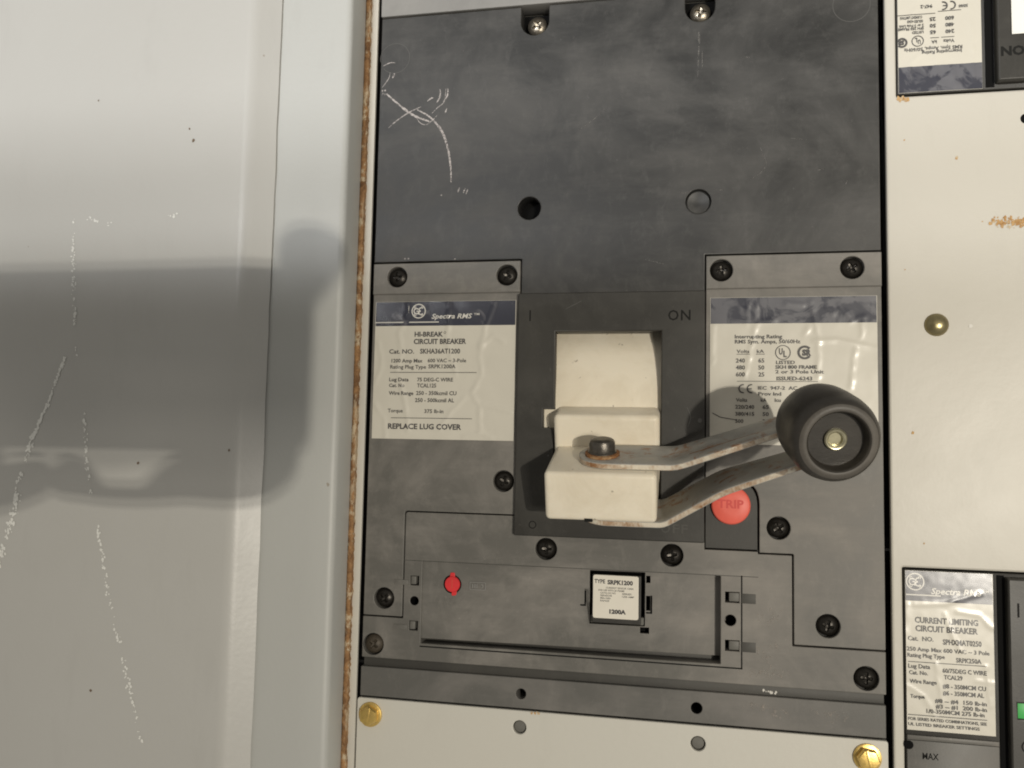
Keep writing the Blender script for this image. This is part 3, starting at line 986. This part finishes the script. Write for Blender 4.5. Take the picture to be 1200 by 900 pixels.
def strap(stations, th, slot=None):
    # rounded near end
    x0, b0, f0, v0 = stations[0]
    st = []
    rr_ = (f0 - b0) / 2
    for i in range(9):
        a = math.pi / 2 * i / 8
        dx = rr_ * (1 - math.sin(a)); hw = rr_ * math.cos(math.pi / 2 - a) if i else 0.4
        st.append((x0 + dx * 0.0 + rr_ * (1 - math.cos(a)), b0 + rr_ - rr_ * math.sin(a) if i else b0 + rr_ - .4, b0 + rr_ + rr_ * math.sin(a) if i else b0 + rr_ + .4, v0))
    # smooth interpolation of the remaining stations
    pts = [(st[-1])] + list(stations[1:])
    for i in range(len(pts) - 1):
        p, q = pts[i], pts[i + 1]
        for k in range(1, 15):
            t = k / 14
            st.append(tuple(p[j] + (q[j] - p[j]) * t for j in range(4)))
    # relax v and u so that the bends get a radius
    for _ in range(2):
        s2 = list(st)
        for i in range(10, len(st) - 1):
            s2[i] = tuple((st[i - 1][j] + 2 * st[i][j] + st[i + 1][j]) / 4 for j in range(4))
        st = s2
    nb = 6
    vs_, fs = [], []
    n = len(st)
    ring = 2 * (nb + 1)
    for i, (x, ub, uf, v) in enumerate(st):
        a, b = st[max(i - 1, 0)], st[min(i + 1, n - 1)]
        dx, dv = b[0] - a[0], b[3] - a[3]
        L = math.hypot(dx, dv) or 1
        nx, nv = -dv / L, dx / L
        for k in range(nb + 1):
            u = ub + (uf - ub) * k / nb
            dip = 0.0
            if slot and slot[0] < x < slot[1] and k in slot[2]:
                dip = -0.9
            vs_.append(H(x + nx * (th + dip), u, v + nv * (th + dip)))
        for k in range(nb + 1):
            u = uf - (uf - ub) * k / nb
            vs_.append(H(x, u, v))
    for i in range(n - 1):
        for k in range(ring):
            q = (k + 1) % ring
            fs.append((i * ring + k, i * ring + q, (i + 1) * ring + q, (i + 1) * ring + k))
    fs.append(tuple(range(ring))[::-1]); fs.append(tuple(range((n - 1) * ring, n * ring)))
    me = mesh_from(vs_, fs)
    me.materials.append(MATS['zinc_steel']); me.materials.append(MATS['rust_dark']); me.materials.append(MATS['strap_edge_lit'])
    bm = bmesh.new(); bm.from_mesh(me)
    bm.faces.ensure_lookup_table()
    for i in range(n - 1):
        bm.faces[i * ring + nb].material_index = 2
        bm.faces[i * ring + ring - 1].material_index = 2
    if slot:
        bm.faces.ensure_lookup_table()
        for i in range(n - 1):
            if slot[3] < st[i][0] < slot[1]:
                for k in slot[2]:
                    bm.faces[i * ring + k].material_index = 1
    bmesh.ops.recalc_face_normals(bm, faces=bm.faces)
    ed = [e for e in bm.edges if len(e.link_faces) == 2 and e.calc_face_angle(0) > 1.0]
    bmesh.ops.bevel(bm, geom=ed, offset=0.35 * S, segments=2, profile=0.5, affect='EDGES')
    bm.to_mesh(me); bm.free()
    return finish(me, 40)
hpart('upper_strap', strap([(95, 3.5, 25.5, 0.1), (132, 3.5, 25.5, 0.1), (169, 21.5, 38.0, 18.6), (184, 29, 45, 25)], 2.4, (112, 167, (3,), 136)), 'zinc_steel')
hpart('lower_strap', strap([(95, 4.5, 27.5, -21.7), (127.5, 4.5, 27.5, -21.7), (149, 12, 33.0, -5.8), (174, 24.5, 40.2, 7.2), (185, 29, 45, 12)], 2.4), 'zinc_steel')
hpart('strap_tie', lever_mesh(168, 190, 27, 42, 13, 21.5, 1.0), 'zinc_steel')
bax = H(0, 0, 1) - H(0, 0, 0)
hpart('bolt_washer', lathe_mesh([(5.6, 0), (6.6, .2), (6.6, 1.0), (5.6, 1.3)], 32, bax, H(104, 15.5, 2.4)), 'rust_dark')
hpart('bolt_head', lathe_mesh([(5.6, 0), (5.6, .5), (5.0, .9), (5.0, 3.6), (4.4, 4.8), (3.0, 5.3), (2.0, 5.35)], 12, bax, H(104, 15.5, 3.6)), 'bolt_steel')
# the grip
kb, kf = W(177.6, 52, -16.2), W(180.9, 75, -23.0)
kax = kf - kb
Lk = kax.length / S
hpart('grip_knob', lathe_mesh([(9, -2), (12.0, -1.6), (13.3, 0), (13.8, 3), (14.1, 8), (14.2, Lk - 9), (14.0, Lk - 5.5), (13.4, Lk - 2.8), (12.4, Lk - 1.0), (11.2, Lk - .2), (10.2, Lk),
                               (9.5, Lk - .3), (9.1, Lk - 1.0), (9.0, Lk - 3.8), (8.6, Lk - 4.3), (3.2, Lk - 4.4), (3.2, Lk - 12), (1.0, Lk - 12)], 72, kax, kb), 'knob_rubber')
hpart('grip_rim', lathe_mesh([(11.9, Lk - .62), (11.2, Lk - .12), (10.2, Lk + .06), (9.75, Lk - .1)], 72, kax, kb, False), 'worn_rim')
hpart('grip_bushing', lathe_mesh([(3.4, Lk - 4.6), (3.5, Lk - 3.4), (3.1, Lk - 3.0), (2.6, Lk - 3.1), (2.2, Lk - 3.5), (2.0, Lk - 9), (.05, Lk - 9.2)], 32, kax, kb), 'bushing_brass')

# ---------------------------------------------------------------- labels on the big breaker
def c6(x, y):                                # helper scale of the left label: fractions of its drawing
    return (2.0 + (x - 82) * 0.103, 35.6 - (y - 238) * 0.0982)

cre = [[(230, 250), (220, 330), (188, 372), (202, 470), (180, 545)], [(402, 245), (405, 330), (398, 400), (440, 560)],
       [(600, 250), (562, 350), (540, 480), (552, 560), (510, 640), (545, 700), (548, 810)], [(90, 690), (138, 760), (142, 835)],
       [(196, 570), (228, 700), (242, 805)], [(482, 660), (400, 755), (380, 800)], [(560, 690), (680, 720)], [(640, 420), (600, 390), (540, 440)], [(480, 830), (560, 815), (600, 835)],
       [(100, 420), (120, 520), (90, 600)]]
hL = wrinkle([[c6(*p) for p in c] for c in cre], 3.0, amp=.5, sig=.6)
lab = thing_l = grid_sheet('rating_label', 2.0, -23.9, 64.6, 35.6, 0.15, 'label_paper', brk, hL)
lab['label'] = 'wrinkled label with cat. no. SKHA36AT1200, left of the toggle'
grid_sheet('header_band', 2.2, 25.0, 64.4, 35.5, 0.22, 'band_sheen_low', lab, hL)
P = Print()
ex, ez = c6(273, 281)
emblem(P, ex, ez, 3.2)
x0, z0 = c6(330, 304); x1, _ = c6(505, 304)
P.text('Spectra RMS', x0, z0, 2.1, x1, shear=.25, bold=.008)
P.text('TM', c6(512, 0)[0], z0 + .7, .9, c6(536, 0)[0])
a = c6(80, 330); b = c6(362, 326)
P.bar(a[0] + .2, a[1] - .22, b[0], a[1] + .22)
P.build('header_text', 'print_white', lab, 0.30, h=hL)
P = Print()
def rowL(s, xa, xb, y, h, bold=0.0):
    x0, z = c6(xa, y); x1, _ = c6(xb, y)
    P.text(s, x0, z, h, x1, bold=bold)
rowL('HI-BREAK', 258, 382, 383, 2.1, .022); P.ring(c6(390, 0)[0], c6(0, 377)[1], .38, .55, n=12)
rowL('CIRCUIT BREAKER', 255, 482, 415, 2.2, .02)
rowL('Cat. NO.', 148, 258, 459, 1.9, .01); rowL('SKHA36AT1200', 284, 457, 458, 2.1, .012)
rowL('1200 Amp Max', 160, 296, 500, 1.6, .01); rowL('600 VAC ~ 3-Pole', 318, 484, 499, 1.6, .006)
rowL('Rating Plug Type', 155, 312, 527, 1.6, .006); rowL('SRPK1200A', 322, 440, 525, 1.7, .006)
rowL('Lug Data', 152, 238, 583, 1.6, .01); rowL('75 DEG-C WIRE', 275, 430, 583, 1.6, .008)
rowL('Cat. No', 152, 220, 609, 1.5, .01); rowL('TCAL125', 275, 358, 609, 1.7, .008)
rowL('Wire Range', 152, 260, 643, 1.6, .012); rowL('250 - 350kcmil CU', 272, 446, 642, 1.7, .008)
rowL('250 - 500kcmil AL', 268, 437, 673, 1.7, .008)
rowL('Torque', 150, 216, 720, 1.6, .006); rowL('375 lb-in', 310, 392, 721, 1.6, .008)
rowL('REPLACE LUG COVER', 153, 470, 788, 2.3, .02)
for xa, xb, y in ((155, 530, 552), (165, 515, 752)):
    x0, z = c6(xa, y); x1, _ = c6(xb, y)
    n = 30
    for i in range(n):
        P.bar(x0 + (x1 - x0) * i / n, z - .13, x0 + (x1 - x0) * (i + 1) / n, z + .13)
P.build('printed_text', 'print_black', lab, 0.30, h=hL)

# rating text layout shared by the right label and the inverted one on the small breaker (label units: mm from its top left)
def rating_print(P):
    def row(s, xa, xb, y, h, bold=0.006):
        P.text(s, (xa - 83) * .0866, -(y - 212) * .0925, h, (xb - 83) * .0866, bold=bold)
    row('Interrupting Rating', 195, 405, 383, 1.5, .012); row('RMS Sym. Amps, 50/60Hz', 195, 485, 405, 1.5, .012)
    row('Volts', 203, 260, 447, 1.4); row('kA', 293, 325, 447, 1.4)
    for a, b, y in ((203, 262, 460), (290, 328, 460), (205, 560, 577)):
        n = max(2, (b - a) // 15)
        for i in range(n):
            P.bar((a + (b - a) * i / n - 83) * .0866, -(y - 212) * .0925 - .11, (a + (b - a) * (i + 1) / n - 83) * .0866, -(y - 212) * .0925 + .11)
    for v, k, y in (('240', '65', 487), ('480', '50', 517), ('600', '25', 547)):
        row(v, 200, 240, y, 1.7); row(k, 300, 326, y, 1.7)
    cx, cz = (408 - 83) * .0866, -(453 - 212) * .0925
    P.ring(cx, cz, 2.65, 2.95); P.text('U', cx - 1.5, cz + .5, 2.5, cx - .1, bold=.02); P.text('L', cx + .2, cz - .5, 2.5, cx + 1.4, bold=.02)
    cx = (503 - 83) * .0866
    P.ring(cx, cz, 1.9, 2.75, 40, 320, 24); P.text('S', cx - 1.0, cz, 2.3, cx + .6, bold=.05); P.text('R', cx + .6, cz, 2.4, cx + 2.4, bold=.05)
    row('LISTED', 378, 460, 495, 1.4); row('SKH 800 FRAME', 375, 555, 515, 1.4, .012); row('2 or 3 Pole Unit', 375, 585, 535, 1.4); row('ISSUED-6243', 380, 535, 564, 1.5, .01)
    cx, cz = (232 - 83) * .0866, -(609 - 212) * .0925
    P.ring(cx, cz, 1.35, 1.85, 80, 280, 16); P.ring(cx + 3.2, cz, 1.35, 1.85, 80, 280, 16); P.bar(cx + 1.7, cz - .22, cx + 3.3, cz + .22)
    row('IEC  947-2  AC', 298, 470, 605, 1.4); row('Prov Ind', 300, 400, 630, 1.4); row('Volts', 200, 250, 657, 1.4); row('kA', 310, 336, 657, 1.4); row('Icu', 372, 398, 657, 1.4)
    for v, k, y in (('220/240', '65', 687), ('380/415', '50', 717), ('500', '35', 748)):
        row(v, 197, 197 + 12 * len(v), y, 1.5); row(k, 318, 345, y, 1.5)
    P.line([((95 - 83) * .0866, -(715 - 212) * .0925), ((130 - 83) * .0866, -(733 - 212) * .0925), ((205 - 83) * .0866, -(744 - 212) * .0925)], .3)

def c7(x, y):
    return ((x - 83) * .0866, -(y - 212) * .0925)
cre = [[(290, 235), (285, 340), (240, 560)], [(530, 235), (560, 370), (560, 560)], [(255, 235), (250, 330)], [(380, 310), (300, 320)], [(545, 405), (640, 400), (830, 440)],
       [(520, 340), (500, 390), (540, 400)], [(700, 320), (760, 300), (745, 390)], [(600, 260), (630, 290)], [(650, 250), (700, 300)], [(110, 770), (160, 690)], [(100, 330), (95, 500)],
       [(720, 440), (700, 600)], [(420, 240), (500, 250)]]
hR = wrinkle([[c7(*p) for p in c] for c in cre], 7.0)
xfR = lambda x, z: (144.5 + x, 35.3 + z)
labr = grid_sheet('rating_label', 0, -58.9, 63.3, 0, 0.15, 'label_paper', brk, hR, xfR)
labr['label'] = 'wrinkled interrupting rating label behind the black grip'
grid_sheet('header_band', 0.2, -10.6, 63.1, -0.1, 0.22, 'band_sheen_high', labr, hR, xfR)
P = Print(); rating_print(P)
P.build('printed_text', 'print_black', labr, 0.30, xf=xfR, h=hR)

# ================================================================== FILLER PLATE BELOW
fp = thing('filler_plate', 'pale painted filler plate with brass screws at bottom of picture', 'plate', W(105, -4, -260))
sheet('plate_sheet', [rect(-0.6, -240, 209.9, -133.4, 1.2), circ(69.5, -140.0, 2.75, 24), circ(140.4, -140.3, 2.85, 24)], -2.4, 0.5, 'plate_paint', fp, 0.35)
for x, z in ((69.5, -140.0), (140.4, -140.3)):
    link('hole_plug', lathe_mesh([(3.4, -4), (3.4, -2.6), (2.7, -2.4), (2.6, -1.2), (2.2, -.7), (.05, -.6)], 26), 'plug_grey', fp, W(x, 0, z))
def brass_screw(x, z, ang):
    o = link('screw', lathe_mesh([(5.0, 0), (5.1, .3), (5.0, .9), (4.0, 1.2)], 36), 'brass', fp, W(x, .5, z))
    hm = lathe_mesh([(4.1, 1.0), (4.2, 3.2), (3.7, 3.9), (3.2, 4.0)], 6)
    a = link('screw_head', hm, 'brass', o)
    a.rotation_euler = (0, ang, 0)
    s = link('screw_slot', box_mesh(-.55, .55, 3.5, 4.08, -3.7, 3.7, .1), 'brass', a)
    s.rotation_euler = (0, -.1, 0)
    return o
brass_screw(5.6, -139.9, .25)['label'] = 'brass hex screw at the plate\'s left corner'
brass_screw(202.4, -139.8, -.12)['label'] = 'brass hex screw at the plate\'s right corner'
flecks('rust_spot', [([(74, -133.8), (78, -133.9)], .4)], 0.55, 'rust_speck', fp, .4, 5, .45, 41)

# ================================================================== SMALL BREAKERS ON THE RIGHT
ub = thing('circuit_breaker', 'small inverted dark breaker with upside down label, cut off at top right', 'circuit breaker', W(240, -30, 116), 'small branch breakers')
box('housing', 217.0, 520, -30, -3.0, 116.4, 260, 'bezel_plastic', ub, 0.5)
def cu(x, y):                                # drawing of the inverted label, mm from its own top left
    return ((880 - x) * .0402, -(780 - y) * .0453)
cre = [[cu(200, 560), cu(260, 480), cu(330, 430), cu(380, 380)], [cu(470, 720), cu(470, 500), cu(440, 300), cu(400, 100)], [cu(290, 20), cu(200, 160), cu(130, 240)],
       [cu(640, 740), cu(600, 560)], [cu(800, 700), cu(790, 300), cu(770, 20)], [cu(180, 700), cu(230, 560)], [cu(560, 640), cu(520, 540)]]
hU = wrinkle(cre, 12.0, amp=.3, sig=.55, low=.05)
xfU = lambda x, z: (248.0 - x, 116.8 - z)
ul = grid_sheet('rating_label', 0, -62, 30.6, 0, -2.9, 'label_paper', ub, hU, xfU, step=.8)
grid_sheet('header_band', 0.05, -10.6, 30.5, -0.1, -2.82, 'band_sheen_high', ul, hU, xfU, step=.8)
P = Print()
def rowU(s_, xa, xb, y, h, bold=.01):
    P.text(s_, cu(xa, 0)[0], cu(0, y)[1], h, cu(xb, 0)[0], bold=bold)
rowU('Interrupting Rating', 700, 335, 430, 1.4); rowU('RMS Sym. Amps, 50/60Hz', 705, 172, 395, 1.4)
rowU('Volts', 635, 535, 335, 1.4); rowU('kA', 475, 425, 337, 1.4)
for xa, xb, y in ((635, 515, 298), (495, 415, 298), (700, 490, 62), (465, 110, 76)):
    for i in range(8):
        P.bar(cu(xa + (xb - xa) * i / 8, 0)[0], cu(0, y)[1] - .12, cu(xa + (xb - xa) * (i + 1) / 8, 0)[0], cu(0, y)[1] + .12)
for v_, k_, y in (('240', '65', 250), ('480', '50', 190), ('600', '25', 130)):
    rowU(v_, 635, 555, y, 1.5, .02); rowU(k_, 468, 412, y, 1.5, .02)
ex, ez = cu(300, 318)
P.ring(ex, ez, 1.95, 2.25); P.text('U', ex - 1.1, ez + .4, 1.8, ex - .1, bold=.02); P.text('L', ex + .15, ez - .4, 1.8, ex + 1.1, bold=.02)
ex, ez = cu(155, 325)
P.ring(ex, ez, 1.3, 2.05, 40, 320, 20); P.text('S', ex - .8, ez, 1.7, ex + .4, bold=.05); P.text('R', ex + .4, ez, 1.8, ex + 1.7, bold=.05)
for s_, xa, xb, y in (('LISTED', 355, 250, 240), ('SFH 250 FRAME', 358, 118, 205), ('2 or 3 Pole Unit', 358, 130, 178), ('ISSUED-6243', 350, 205, 140), ('CURRENT LIMITING', 345, 140, 103)):
    rowU(s_, xa, xb, y, 1.1)
ex, ez = cu(610, 15)
P.ring(ex, ez, 1.3, 1.8, 80, 280, 16); P.ring(ex + 3.0, ez, 1.3, 1.8, 80, 280, 16); P.bar(ex + 1.6, ez - .2, ex + 3.0, ez + .2)
rowU('947-2', 440, 330, 10, 1.4); rowU('50/60', 760, 680, 30, 1.2)
P.build('printed_text', 'print_black', ul, -2.74, xf=xfU, h=hU)
box('bezel_slot', 249.2, 252.2, -6, -2.6, 117.2, 258, 'hole_black', ub)
ubz = sheet('toggle_bezel', [rect(252.4, 118.2, 360, 275, .8), rect(257.9, 136.6, 300, 258)], -6, 0.8, 'bezel_plastic', ub, 0.8)
box('toggle', 257.0, 300, -6, -0.6, 136.0, 258.5, 'white_toggle', ub, .3)
P = Print(); P.text('NO', 253.6, 129.8, 3.6, 262.0, bold=.03)
P.build('moulded_letters', 'engraved', ubz, .86)

lb = thing('circuit_breaker', 'small upright dark breaker with current limiting label, cut off at lower right', 'circuit breaker', W(240, -30, -200), 'small branch breakers')
box('housing', 217.0, 520, -30, -3.4, -240, -69.8, 'bezel_plastic', lb, 0.5)
def c9(x, y):                                # drawing of this label, mm from its top left
    return ((x - 117) * .0858, -(y - 97) * .0893)
cre = [[c9(150, 240), c9(280, 230), c9(420, 180)], [c9(330, 260), c9(420, 270), c9(470, 320)], [c9(280, 270), c9(300, 340), c9(340, 420)], [c9(120, 580), c9(190, 620), c9(230, 700)], [c9(400, 540), c9(480, 545)],
       [c9(240, 480), c9(260, 640)], [c9(125, 240), c9(118, 400)], [c9(440, 480), c9(455, 640)]]
hB = wrinkle(cre, 17.0, amp=.2, sig=.5, low=.03)
xfB = lambda x, z: (217.4 + x, -70.3 + z)
ll = grid_sheet('rating_label', 0, -59.2, 30.6, 0, -3.3, 'label_paper', lb, hB, xfB, step=.7)
grid_sheet('header_band', 0.1, -11.3, 30.4, -0.1, -3.22, 'band_sheen_high', ll, hB, xfB, step=.7)
P = Print()
ex, ez = c9(158, 143)
emblem(P, ex, ez, 3.3)
P.text('Spectra RMS', c9(222, 0)[0], c9(0, 178)[1], 2.3, c9(430, 0)[0], shear=.25, bold=.015)
P.text('TM', c9(434, 0)[0], c9(0, 170)[1], .9, c9(456, 0)[0])
P.bar(.2, c9(0, 198)[1] - .25, c9(262, 0)[0], c9(0, 198)[1] + .25)
P.build('header_text', 'print_white', ll, -3.14, xf=xfB, h=hB)
P = Print()
def rowB(s, xa, xb, y, h, bold=.01):
    P.text(s, c9(xa, 0)[0], c9(0, y)[1], h, c9(xb, 0)[0], bold=bold)
rowB('CURRENT LIMITING', 155, 412, 302, 2.2, .015); rowB('CIRCUIT BREAKER', 157, 410, 337, 2.2, .015)
rowB('Cat.  NO.', 125, 230, 380, 1.7); rowB('SPHXMAT0250', 268, 424, 388, 2.0, .012)
rowB('250 Amp Max 600 VAC ~ 3 Pole', 120, 455, 424, 1.5); rowB('Rating Plug Type', 122, 275, 450, 1.5); rowB('SRPK250A', 320, 422, 460, 1.7)
rowB('Lug Data', 125, 215, 495, 1.6); rowB('60/75DEG C WIRE', 265, 442, 506, 1.6); rowB('Cat. No.', 128, 205, 522, 1.5); rowB('TCAL29', 270, 345, 533, 1.6)
rowB('Wire Range', 130, 240, 558, 1.5); rowB('#8 - 350MCM CU', 265, 438, 570, 1.6); rowB('#6 - 350MCM AL', 265, 430, 598, 1.6)
rowB('Torque', 132, 190, 620, 1.4); rowB('#8 -- #4  150 lb-in', 232, 440, 632, 1.5); rowB('#3 -- #1  200 lb-in', 235, 440, 655, 1.5); rowB('1/0-350MCM 275 lb-in', 197, 430, 677, 1.5)
rowB('FOR SERIES RATED COMBINATIONS, SEE', 122, 438, 713, 1.1); rowB('UL LISTED BREAKER SETTINGS', 122, 410, 735, 1.1)
for xa, xb, y in ((125, 440, 478), (122, 440, 697)):
    for i in range(20):
        P.bar(c9(xa + (xb - xa) * i / 20, 0)[0], c9(0, y)[1] - .12, c9(xa + (xb - xa) * (i + 1) / 20, 0)[0], c9(0, y)[1] + .12)
P.build('printed_text', 'print_black', ll, -3.14, xf=xfB, h=hB)
box('label_ledge', 217.3, 249.0, -3.6, -2.6, -133.0, -131.2, 'grey_plastic', lb, .3)
box('lower_face', 217.3, 249.0, -3.6, -3.0, -200, -133.2, 'strip_plastic', lb, .15)
P = Print(); P.text('MAX', 222.6, -138.6, 2.4, 228.2)
P.build('moulded_letters', 'engraved', lb, -2.9)
P = Print(); P.disc(217.9, -135, 1.6); P.build('pin_hole', 'hole_black', lb, -2.9)
box('bezel_slot', 249.4, 251.8, -6, -3.0, -200, -70.6, 'hole_black', lb)
lbz = sheet('toggle_bezel', [rect(252.0, -220, 360, -71.2, .8), rect(254.6, -121.6, 263, -116.2)], -6, 0.2, 'bezel_plastic', lb, 0.7)
box('green_flag', 254.4, 263, -4, -0.5, -122, -116, 'green_flag', lb, .3)
P = Print(); P.text('I', 255.0, -82.5, 5.2, 255.7); P.build('moulded_symbol', 'engraved', lbz, .26)
P = Print(); P.ring(257.6, -131.4, 1.8, 2.3); P.build('moulded_symbol', 'engraved', lbz, .26)

# ================================================================== THE PHOTOGRAPHER'S PHONE AND HANDS
# (behind the lens; they throw the shadow that lies on the grey door)
ph = thing('smartphone', 'dark smartphone held level by two hands, casting the shadow on the grey door', 'smartphone', W(88, 356, -45))
def phone_xf(o):
    return o
sheet('phone_body', [rect(8, -45.0, 164.0, 21.2, 9)], 353, 361, 'phone_body', ph, 1.2)
sheet('phone_screen', [rect(11, -42.0, 161, 18.2, 7)], 361.02, 361.3, 'phone_glass', ph, 0.1)
sheet('lens_bump', [rect(124, -40, 156, -8, 6)], 351.6, 353, 'phone_body', ph, 0.4)

def skin_hand(name, label, chains, rest):
    """chains: lists of (x, d, z, radius); the first point of every chain after the first is an index into the first chain."""
    vs_, es, rad = [], [], []
    base = chains[0]
    for i, p in enumerate(base):
        vs_.append(W(*p[:3])); rad.append(p[3])
        if i:
            es.append((i - 1, i))
    for root, pts in chains[1:]:
        prev = root
        for p in pts:
            vs_.append(W(*p[:3])); rad.append(p[3])
            es.append((prev, len(vs_) - 1)); prev = len(vs_) - 1
    me = bpy.data.meshes.new('m')
    me.from_pydata(vs_, es, [])
    o = bpy.data.objects.new(name, me)
    col.objects.link(o)
    md = o.modifiers.new('skin', 'SKIN')
    md.use_smooth_shade = True
    for sv, r in zip(me.skin_vertices[0].data, rad):
        sv.radius = (r * S, r * S)
    me.skin_vertices[0].data[rest].use_root = True
    sb = o.modifiers.new('sub', 'SUBSURF'); sb.levels = 2; sb.render_levels = 2
    me.materials.append(MATS['skin'])
    o['label'] = label
    o['category'] = 'hand'
    o['group'] = 'hands holding the phone'
    return o

skin_hand('hand', 'right hand gripping the phone, its rounded shadow beside the rusty edge',
          [[(330, 770, -38, 26), (220, 535, -28, 23), (176, 440, -20, 22), (150, 396, -16, 20), (148, 386, -10, 18)],
           (4, [(168, 376, 8, 8), (173, 362, 25, 9), (162, 354, 27.0, 9.5), (150, 350, 27.5, 9)]),
           (4, [(152, 378, 10, 8.5), (138, 372, 8, 8.5), (122, 369, 6, 7.5)]),
           (3, [(148, 374, -20, 9), (130, 371, -20, 8.5), (114, 368, -18, 7.5)]),
           (3, [(150, 372, -38, 14), (151, 358, -46, 18), (134, 356, -51, 11.5), (119, 356, -52.5, 8.5), (112, 356, -55, 7), (106, 356, -58.5, 3.6), (86, 356, -58.5, 3.6), (80, 356, -54, 7.5), (66, 356, -53, 8.5)])], 3)
skin_hand('hand', 'left hand steadying the phone, its shadow at the lower left of the grey door',
          [[(250, 770, -40, 26), (130, 535, -30, 23), (84, 440, -22, 22), (56, 396, -18, 20), (50, 386, -12, 18)],
           (4, [(44, 376, 4, 8), (36, 368, 8, 8.5), (22, 362, 8, 8)]),
           (4, [(48, 378, 6, 8.5), (60, 372, 8, 8.5), (76, 369, 6, 7.5)]),
           (3, [(50, 374, -22, 9), (66, 371, -20, 8.5), (82, 368, -18, 7.5)]),
           (3, [(44, 372, -44, 14), (38, 360, -58, 14), (48, 357, -58, 10), (60, 356, -54, 8.5), (68, 356, -53, 7)])], 3)

# added unseen blocker, styled as a cabinet row: cuts the tube light off below
oc = thing('light_blocker', 'unseen cabinet-shaped box added to block tube light from the lower half of the door', 'light blocker', W(0, 2200, -1200))
box('blocker_body', -1900, 1500, 2000, 2500, -1200, 238, 'trim_paint', oc, 4)
box('blocker_top', -1920, 1520, 1985, 2515, 238.5, 250, 'trim_paint', oc, 3)
for k in range(4):
    dr = box('cabinet_door', -1860 + 840 * k, -1040 + 840 * k, 1980, 1999, -1100, 220, 'door_paint', oc, 3)  # door fronts and handles dress the added light blocker
    box('handle', -1080 + 840 * k, -1060 + 840 * k, 1960, 1979, -300, -180, 'bolt_steel', dr, 4)
